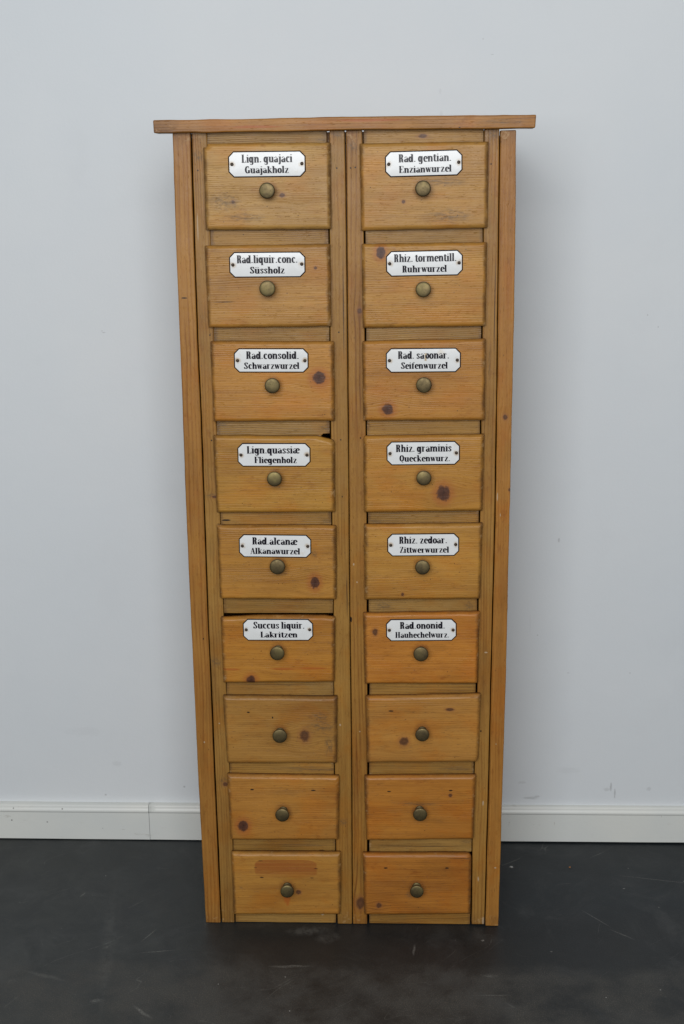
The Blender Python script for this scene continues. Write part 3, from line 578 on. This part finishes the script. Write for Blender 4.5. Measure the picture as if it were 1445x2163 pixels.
G['ü'] = (G['u'][0] + dot(.16, .90, .065) + dot(.37, .90, .065), .54)
G['i'] = (st(.13, 0, XH) + dot(.13, .91), .27); G['l'] = (st(.13, 0, 1), .27)
G['j'] = ([([(.16, XH), (.16, -.12), (.13, -.22), (.05, -.24)], None), ([(.02, XH-.03), (.16, XH-.015)], .02)] + dot(.16, .91) + dot(.03, -.19, .055), .29)
G['r'] = (st(.13, 0, XH) + [([(.17, .48), (.22, .62), (.30, .67)], .03)] + dot(.33, .60, .062), .42)
G['t'] = ([([(.15, .88), (.15, .12), (.19, .03), (.27, .03), (.31, .10)], None), ([(-.02, XH-.03), (.15, XH-.03), (.32, XH-.03)], .046)], .32)
G['f'] = (st(.15, 0, .82, 'b') + [([(.15, .80), (.17, .93), (.24, .985), (.32, .96)], .035), ([(.02, XH-.02), (.30, XH-.02)], .02)] + dot(.32, .90, .055), .34)
G['a'] = ([([(.33, .50), (.33, .13), (.37, .03), (.45, .05)], None), ([(.33, .48), (.30, .63), (.22, .675), (.13, .66), (.09, .58)], .03), (arc(.19, .19, .10, .17, 60, 330, 12), None), ([(.20, .365), (.33, .41)], .02)] + dot(.105, .56, .06), .45)
G['æ'] = ([([(.33, .50), (.33, .10)], None), ([(.33, .48), (.30, .63), (.22, .675), (.13, .66), (.09, .58)], .03), (arc(.19, .19, .10, .17, 60, 330, 12), None), ([(.20, .365), (.60, .39)], .02), (arc(.49, .35, .145, .33, 10, 190, 8), None), (arc(.49, .35, .145, .33, 180, 320, 8), None)] + dot(.105, .56, .06), .70)
G['c'] = ([(arc(.24, .35, .145, .33, 50, 310, 14), None)] + dot(.335, .54, .06), .42)
G['e'] = ([(arc(.24, .35, .145, .33, 5, 315, 16), None), ([(.10, .37), (.385, .37)], .02)], .44)
G['d'] = (bowl(.20, .12) + st(.36, 0, 1, 't') + [([(.36, .018), (.48, .018)], .02)], .50)
G['q'] = (bowl(.20, .12) + st(.36, -.27, XH, 'b'), .50)
G['p'] = (st(.13, -.27, XH) + bowl(.31, .12), .50)
G['g'] = (bowl(.20, .12) + [([(.36, XH), (.36, -.10), (.32, -.24), (.22, -.27), (.13, -.22)], None), ([(.36, XH-.03), (.44, XH)], .03)] + dot(.12, -.17, .055), .50)
G['k'] = (st(.13, 0, 1) + [([(.17, .30), (.38, XH-.03)], .02), ([(.25, .38), (.42, .02)], .085), ([(.30, XH-.02), (.46, XH-.02)], .02), ([(.34, .018), (.50, .018)], .02)], .51)
G['s'] = ([([(.31, .52), (.27, .65), (.19, .675), (.11, .62), (.095, .52), (.14, .43), (.24, .32), (.295, .22), (.28, .09), (.20, .03), (.12, .05), (.07, .16)], .076)] + dot(.305, .53, .045) + dot(.085, .17, .045), .39)
G['z'] = ([([(.06, XH-.025), (.36, XH-.025)], .03), ([(.33, XH-.03), (.09, .03)], .084), ([(.06, .025), (.38, .025)], .03), ([(.38, .02), (.38, .16)], .02), ([(.06, XH-.02), (.06, XH-.15)], .02)], .43)
G['w'] = ([([(.08, XH), (.20, .03)], .084), ([(.20, .03), (.31, XH-.02)], .022), ([(.30, XH), (.42, .03)], .084), ([(.42, .03), (.53, XH-.02)], .022), ([(-.01, XH-.018), (.15, XH-.018)], .02), ([(.46, XH-.018), (.59, XH-.018)], .02)], .60)
G['.'] = (dot(.11, .075, .078), .24); G['·'] = (dot(.08, .42, .03), .16); G[' '] = ([], .20); G[','] = (dot(.11, .06), .22)
G['L'] = (st(.17, 0, 1, 'bT') + [([(.17, .02), (.45, .02)], .02), ([(.45, .01), (.46, .26)], .035)], .52)
G['R'] = (st(.16, 0, 1, 'bT') + [([(.16, .98), (.28, .98)], .02), (arc(.28, .75, .115, .225, 90, -90, 9), None), ([(.16, .52), (.28, .52)], .02), ([(.30, .52), (.38, .42), (.39, .12), (.43, .02), (.50, .06)], None)], .56)
G['F'] = (st(.16, 0, 1, 'bT') + [([(.16, .98), (.46, .98)], .02), ([(.46, .99), (.46, .76)], .035), ([(.16, .52), (.33, .52)], .02), ([(.33, .64), (.33, .40)], .03)], .52)
G['E'] = (G['F'][0] + [([(.16, .02), (.47, .02)], .02), ([(.47, .01), (.48, .25)], .035)], .54)
G['H'] = (st(.15, 0, 1, 'bT') + st(.47, 0, 1, 'bT') + [([(.15, .5), (.47, .5)], .02)], .63)
G['S'] = ([([(.40, .74), (.36, .92), (.26, .975), (.16, .92), (.12, .78), (.17, .62), (.30, .44), (.37, .28), (.33, .08), (.22, .025), (.12, .08), (.07, .26)], .088), ([(.41, .98), (.41, .70)], .02), ([(.06, .30), (.06, .02)], .02)], .48)
G['G'] = ([(arc(.27, .5, .175, .475, 50, 320, 16), None), ([(.41, .98), (.41, .68)], .025), ([(.42, .42), (.42, .02)], None), ([(.31, .43), (.52, .43)], .02)], .56)
G['Q'] = ([(arc(.27, .52, .175, .455, 90, 450, 20), None), ([(.17, .12), (.26, .16), (.30, -.08), (.36, -.17), (.44, -.10)], .032)], .54)
G['A'] = ([([(.08, .02), (.25, .97)], .022), ([(.27, .98), (.43, .02)], .078), ([(.13, .33), (.36, .33)], .02), ([(0, .018), (.17, .018)], .02), ([(.30, .018), (.54, .018)], .02)], .54)
G['Z'] = ([([(.08, .975), (.42, .975)], .03), ([(.38, .97), (.11, .03)], .078), ([(.07, .025), (.44, .025)], .03), ([(.44, .01), (.45, .26)], .025), ([(.08, .99), (.08, .76)], .025)], .50)
def strokes(text):
    x = 0; res = []
    for ch in text:
        g, adv = G[ch]; res.append((ch, x, g)); x += adv
    return res, x
def ribbon(bm, path, a, b, tr, lift, mi=0):
    n = len(path); L = []; R = []
    for i, p in enumerate(path):
        q0 = path[max(0, i-1)]; q1 = path[min(n-1, i+1)]
        dx, dy = q1[0]-q0[0], q1[1]-q0[1]; l = math.hypot(dx, dy) or 1; nx, ny = -dy/l, dx/l
        h = math.sqrt((a*nx)**2+(b*ny)**2)
        L.append(bm.verts.new(tr(p[0]+nx*h, p[1]+ny*h, lift))); R.append(bm.verts.new(tr(p[0]-nx*h, p[1]-ny*h, lift)))
    for i in range(n-1): bm.faces.new((L[i], L[i+1], R[i+1], R[i])).material_index = mi
def plate_h(dist, hh): s = min(1.0, max(0.0, dist)/(hh*.92)); return .0009 + .0010*(1-(1-s)**2.2)
def octagon(w, h, c): return [Vector(p) for p in ((-w/2+c, h/2), (w/2-c, h/2), (w/2, h/2-c), (w/2, -h/2+c), (w/2-c, -h/2), (-w/2+c, -h/2), (-w/2, -h/2+c), (-w/2, h/2-c))]
def label_plate(drawer, w, h, lx, lz, ang, spec, zoff):
    """enamel plate on the drawer front; spec: (line1, x0, x1, line2, x0, x1) as fractions of the plate width"""
    c = .0105; hh = h/2
    def edge_dist(x, z):
        ax, az = abs(x), abs(z); return min(w/2-ax, hh-az, (w/2+hh-c-ax-az)/math.sqrt(2))
    rings = [(0, .0002), (0, .0009), (.0004, .0012), (.0022, plate_h(.0022, hh)+.0004)] + [(d, plate_h(d, hh)+.0004) for d in (.0029, .0036, .005, .0075, .0105, .014, .018, .0215)]
    bm = bmesh.new(); prev = None
    for d, y in rings:
        cc = max(.0004, c - d*(2-math.sqrt(2))); p = octagon(w-2*d, h-2*d, cc)
        row = [bm.verts.new((v.x, -y, v.y)) for v in p]
        if prev:
            for i in range(8):
                f = bm.faces.new((prev[i], prev[(i+1) % 8], row[(i+1) % 8], row[i])); f.smooth = True; f.material_index = 1 if d < .0024 else 0
        prev = row
    f = bm.faces.new(prev); f.smooth = True
    rot = Matrix.Rotation(-ang, 4, 'Y')
    pl = meshobj('label_plate', bm, [ENAMEL, EDGE], drawer, (lx, -DT-.0002, lz)); pl.rotation_euler = (0, -ang, 0)
    rd = random.Random(int(w*1e6)+int(lx*1e5))
    bm = bmesh.new(); li = 0
    for txt, f0, f1, base, cap in ((spec[0], spec[1], spec[2], .435, .300), (spec[3], spec[4], spec[5], .845, .262)):
        X0, X1 = -w/2+w*f0, -w/2+w*f1
        res, W_ = strokes(txt); sx = (X1-X0)/(W_-.08); sz = cap*h*1.02; zb = hh-base*h
        for ch, xo, gl in res:
            jx, jz = rd.uniform(-.006, .006), rd.uniform(-.012, .012)
            worn = (txt == 'Rad. saponar.' and ch == 'p')
            def tr(px, py, lift, xo=xo, jx=jx, jz=jz):
                x = X0+(xo+px+jx-.04)*sx; z = zb+(py+jz)*sz
                return (x, -(plate_h(edge_dist(x, z), hh)+.00055+lift), z)
            for path, pen in gl:
                li += 1; lift = (li % 9)*.000012
                if isinstance(pen, tuple):
                    r = pen[1]; cx_, cy_ = path[1][0], (path[0][1]+path[1][1])/2
                    k = [bm.verts.new(tr(cx_+r*1.0*math.cos(t*math.pi/5), cy_+r*.80*math.sin(t*math.pi/5), lift)) for t in range(10)]
                    bm.faces.new(k)
                elif pen is None:
                    ribbon(bm, path, A_, B_, tr, lift, 1 if (worn and len(path) == 2) else 0)
                else:
                    n = 4 if len(path) == 2 else 1
                    pp = [tuple(path[0][j]+(path[1][j]-path[0][j])*k/n for j in (0, 1)) for k in range(n+1)] if n > 1 else path
                    ribbon(bm, pp, max(pen, .026), .031, tr, lift, 1 if (worn and path[0][1] < 0) else 0)
    lt = meshobj('lettering', bm, [INK, WORN], drawer, (lx, -DT-.0002, lz)); lt.rotation_euler = (0, -ang, 0)
    for s in (-1, 1):
        sxx = s*(w/2-.0075); v = rot @ Vector((sxx, 0, rd.uniform(-.0006, .0006)))
        sb = lathe_bm([(.0036, 0), (.0035, -.0009), (.0026, -.0016), (.0012, -.0020), (0, -.0020)], 14)
        so = meshobj('screw', sb, RUST, drawer, (lx+v.x, -DT-.0016, lz+v.z))
TXT = {'L1': ('Lign. guajaci', .175, .827, 'Guajakholz', .218, .777), 'R1': ('Rad. gentian.', .178, .855, 'Enzianwurzel', .182, .855),
 'L2': ('Rad.liquir.conc.', .102, .898, 'Süssholz', .273, .724), 'R2': ('Rhiz. tormentill.', .106, .916, 'Ruhrwurzel', .213, .788),
 'L3': ('Rad.consolid.', .167, .870, 'Schwarzwurzel', .137, .873), 'R3': ('Rad. saponar.', .162, .843, 'Seifenwurzel', .204, .822),
 'L4': ('Lign.quassiæ', .130, .850, 'Fliegenholz', .233, .808), 'R4': ('Rhiz. graminis', .130, .883, 'Queckenwurz.', .181, .867),
 'L5': ('Rad.alcanæ', .188, .805, 'Alkanawurzel', .162, .842), 'R5': ('Rhiz. zedoar.', .167, .831, 'Zittwerwurzel', .175, .856),
 'L6': ('Succus liquir.', .153, .878, '·Lakritzen', .228, .772), 'R6': ('Rad.ononid.', .199, .833, 'Hauhechelwurz.', .134, .893)}
# ------------------------------------------------------------------ drawers
TONE = {'L1': ((182, 140, 92), (136, 92, 52)), 'R1': ((180, 134, 82), (138, 92, 50)), 'L2': ((178, 130, 76), (138, 90, 46)), 'R2': ((181, 132, 74), (136, 88, 44)),
 'L3': ((182, 128, 68), (134, 82, 38)), 'R3': ((178, 124, 66), (134, 80, 36)), 'L4': ((176, 128, 66), (130, 82, 38)), 'R4': ((178, 126, 64), (132, 80, 36)),
 'L5': ((178, 126, 66), (128, 78, 36)), 'R5': ((178, 128, 68), (132, 82, 38)), 'L6': ((176, 120, 58), (128, 76, 32)), 'R6': ((186, 122, 58), (138, 76, 28)),
 'L7': ((166, 120, 70), (116, 74, 38)), 'R7': ((178, 126, 72), (128, 80, 40)), 'L8': ((174, 120, 64), (124, 76, 36)), 'R8': ((176, 116, 56), (124, 70, 28)),
 'L9': ((182, 130, 70), (134, 82, 38)), 'R9': ((178, 116, 56), (126, 72, 30))}
KIND = {'L1': 'bb', 'R1': 'b', 'L2': 'bs', 'R2': 'k', 'L3': 'k', 'R3': 'k', 'R4': 'k', 'L5': 'kd', 'R5': 'b', 'L6': 'kooo', 'R6': 'b', 'L7': 'bdhh', 'R7': 'bbh', 'L8': 'khh', 'R8': 'bhh', 'L9': 'dbg', 'R9': 'bdhh'}
LAB = {'L7': 'drawer front without a plate, dirt-greyed with a brown knot right of its knob', 'R7': 'drawer front without a plate, a knot left of its knob and a worn corner', 'L8': 'drawer front without a plate, dark knot low on its left',
       'R8': 'drawer front without a plate, small twin knots at upper right', 'L9': 'bottom drawer front with the orange ghost of a lost label plate', 'R9': 'bottom drawer front with a split upper right corner'}
def knob_bm(r):
    h = r
    prof = [(0, -.0002), (.0098, -.0002), (.0102, -.0014), (.0094, -.0028), (.0072, -.0036), (.0062, -.0060), (.0060, -.0120), (.0068, -.0175), (h*.62, -.0200), (h*.93, -.0212), (h*.995, -.0222), (h, -.0234), (h*.985, -.0244), (h*.96, -.0251), (h*.90, -.0257), (h*.78, -.0262), (h*.55, -.0267), (h*.28, -.0270), (0, -.0271)]
    return lathe_bm(prof, 44)
for k, (c, (kx, kz, kd), lab) in DR.items():
    x0 = min(p[0] for p in c); x1 = max(p[0] for p in c); z0 = min(p[1] for p in c); z1 = max(p[1] for p in c)
    cx, cz = (x0+x1)/2, (z0+z1)/2
    o = [list(p) for p in c]
    if k == 'L1': o = [(x0+.0005, 1.7365), (x0+.0085, 1.7372), (x0+.0100, 1.7442), c[1], c[2], c[3]]
    if k == 'L4': o = [c[0], (-.060, 1.1530), (-.050, 1.1500), (-.036, 1.1465), (-.0280, 1.1440), (-.0243, 1.1400), c[2], c[3]]
    if k == 'L6': o = [(c[0][0], .7525), (-.235, .7550), (-.19, .7575), (-.12, .7580), (-.05, .7570), (c[1][0], .7535), c[2], c[3]]
    if k == 'R4': o = [(c[0][0], 1.1485), (c[0][0]+.0035, 1.1530), c[1], c[2], c[3]]
    if k == 'R7': o = [c[0], c[1], (.2868, .4260), (.2835, .4172), (.2790, .4162), c[3]]
    if k == 'R9': o = [c[0], (.262, .1905), (.2705, .1885), (.2745, .1835), (.2752, .1780), c[2], c[3]]
    if k == 'L5': o = [c[0], (-.2600, .9600), (-.05, .9600), c[1], c[2], (c[3][0]+.004, c[3][1]), (c[3][0], c[3][1]+.003)]
    n = list(DR).index(k); rd = random.Random(n*7+1)
    pts = wobble(round_poly([Vector((p[0]-cx, p[1]-cz)) for p in o], .0022), .007, .0008, n*2.3)
    bw = {1: .0065, 2: .006, 3: .006, 4: .006, 5: .006, 6: .006, 7: .0065, 8: .0065, 9: .0065}[int(k[1])]
    prof = [(0, -.0085), (.0004, -.0100), (.0014, -.0116), (bw*.55, -.0138), (bw*.86, -.0153), (bw*1.15, -DT+.0001), (bw*1.5, -DT)]
    kn = [(x-cx, z-cz, a, b, t) for (x, z, a, b), t in zip(KN.get(k, []), KIND.get(k, ''))]
    kn.append((kx-cx, kz-cz-.0005, .0150, .0150, 'r'))
    if k == 'L1': kn += [(-.238-cx, 1.632-cz, .034, .020, 'd'), (-.20-cx, 1.60-cz, .05, .010, 'd')]
    if k == 'R1': kn += [(.21-cx, 1.60-cz, .05, .016, 'd'), (.20-cx, 1.665-cz, .05, .010, 'd')]
    if k == 'L7': kn += [(-.045-cx, .455-cz, .010, .026, 'd'), (-.06-cx, .50-cz, .03, .016, 'd')]
    if k == 'R8': kn += [(.15-cx, .315-cz, .05, .006, 'd')]
    for q in range(3): kn.append((rd.uniform(-.11, .11), rd.uniform(-.07, .0), rd.uniform(.0006, .0011), rd.uniform(.0005, .0009), 'h'))
    if k == 'L9': kn += [(-.205-cx, .170-cz, .006, .001, 's'), (-.217-cx, .1525-cz, .004, .0008, 's'), (-.203-cx, .128-cz, .005, .0018, 's'), (-.0785-cx, .1515-cz, .005, .001, 's'), (-.088-cx, .128-cz, .004, .001, 's'), (-.146-cx, .075-cz, .008, .018, 'o')]
    if k == 'R9': kn += [(.25-cx, .181-cz, .03, .0007, 's'), (.268-cx, .179-cz, .006, .002, 'd')]
    a, b = tone(*TONE[k])
    m = wood('pine_drawer_'+k, 'x', a, b, 11+n*3.7, rd.uniform(.14, .36), rd.uniform(.0034, .0050), kn, grime_shade=.75, size=(x1-x0, z1-z0), rough=.40)
    d = meshobj('drawer', front_bm(pts, prof, -.0006, (x1-x0)/2, (z1-z0)/2), m, cab, (cx, 0, cz))
    if lab: d['label'] = 'pine drawer front with white enamel plate lettered ' + (TXT[k][0] + ' ' + TXT[k][3]).replace('·', '')
    else: d['label'] = LAB[k]
    ko = meshobj('knob', knob_bm(kd/2*1.0), BRASS, d, (kx-cx, -DT, kz-cz)); ko.rotation_euler = (rd.uniform(-.05, .05), rd.uniform(0, 6.28), rd.uniform(-.05, .05))
    if lab: label_plate(d, lab[2], lab[3], lab[0]-cx, lab[1]-cz, lab[4], TXT[k], 0)
# a crumb or two that has fallen on the floor
def crumb(x, y, s, col, label):
    bm = bmesh.new(); bmesh.ops.create_icosphere(bm, subdivisions=2, radius=s)
    for v in bm.verts: v.co *= 1+.5*noise.noise(v.co*900+Vector((x, y, 0))*50); v.co.z *= .45
    o = meshobj('crumb', bm, mat_flat('crumb', col, .7), None, (x, y, s*.4)); o['label'] = label; o['category'] = 'crumb'
crumb(.394, .264, .0036, (.42, .42, .40), 'small pale grey crumb on the floor just right of the cabinet')
crumb(.540, .2656, .0022, (.50, .20, .05), 'tiny orange wood chip on the dark floor near the right skirting')
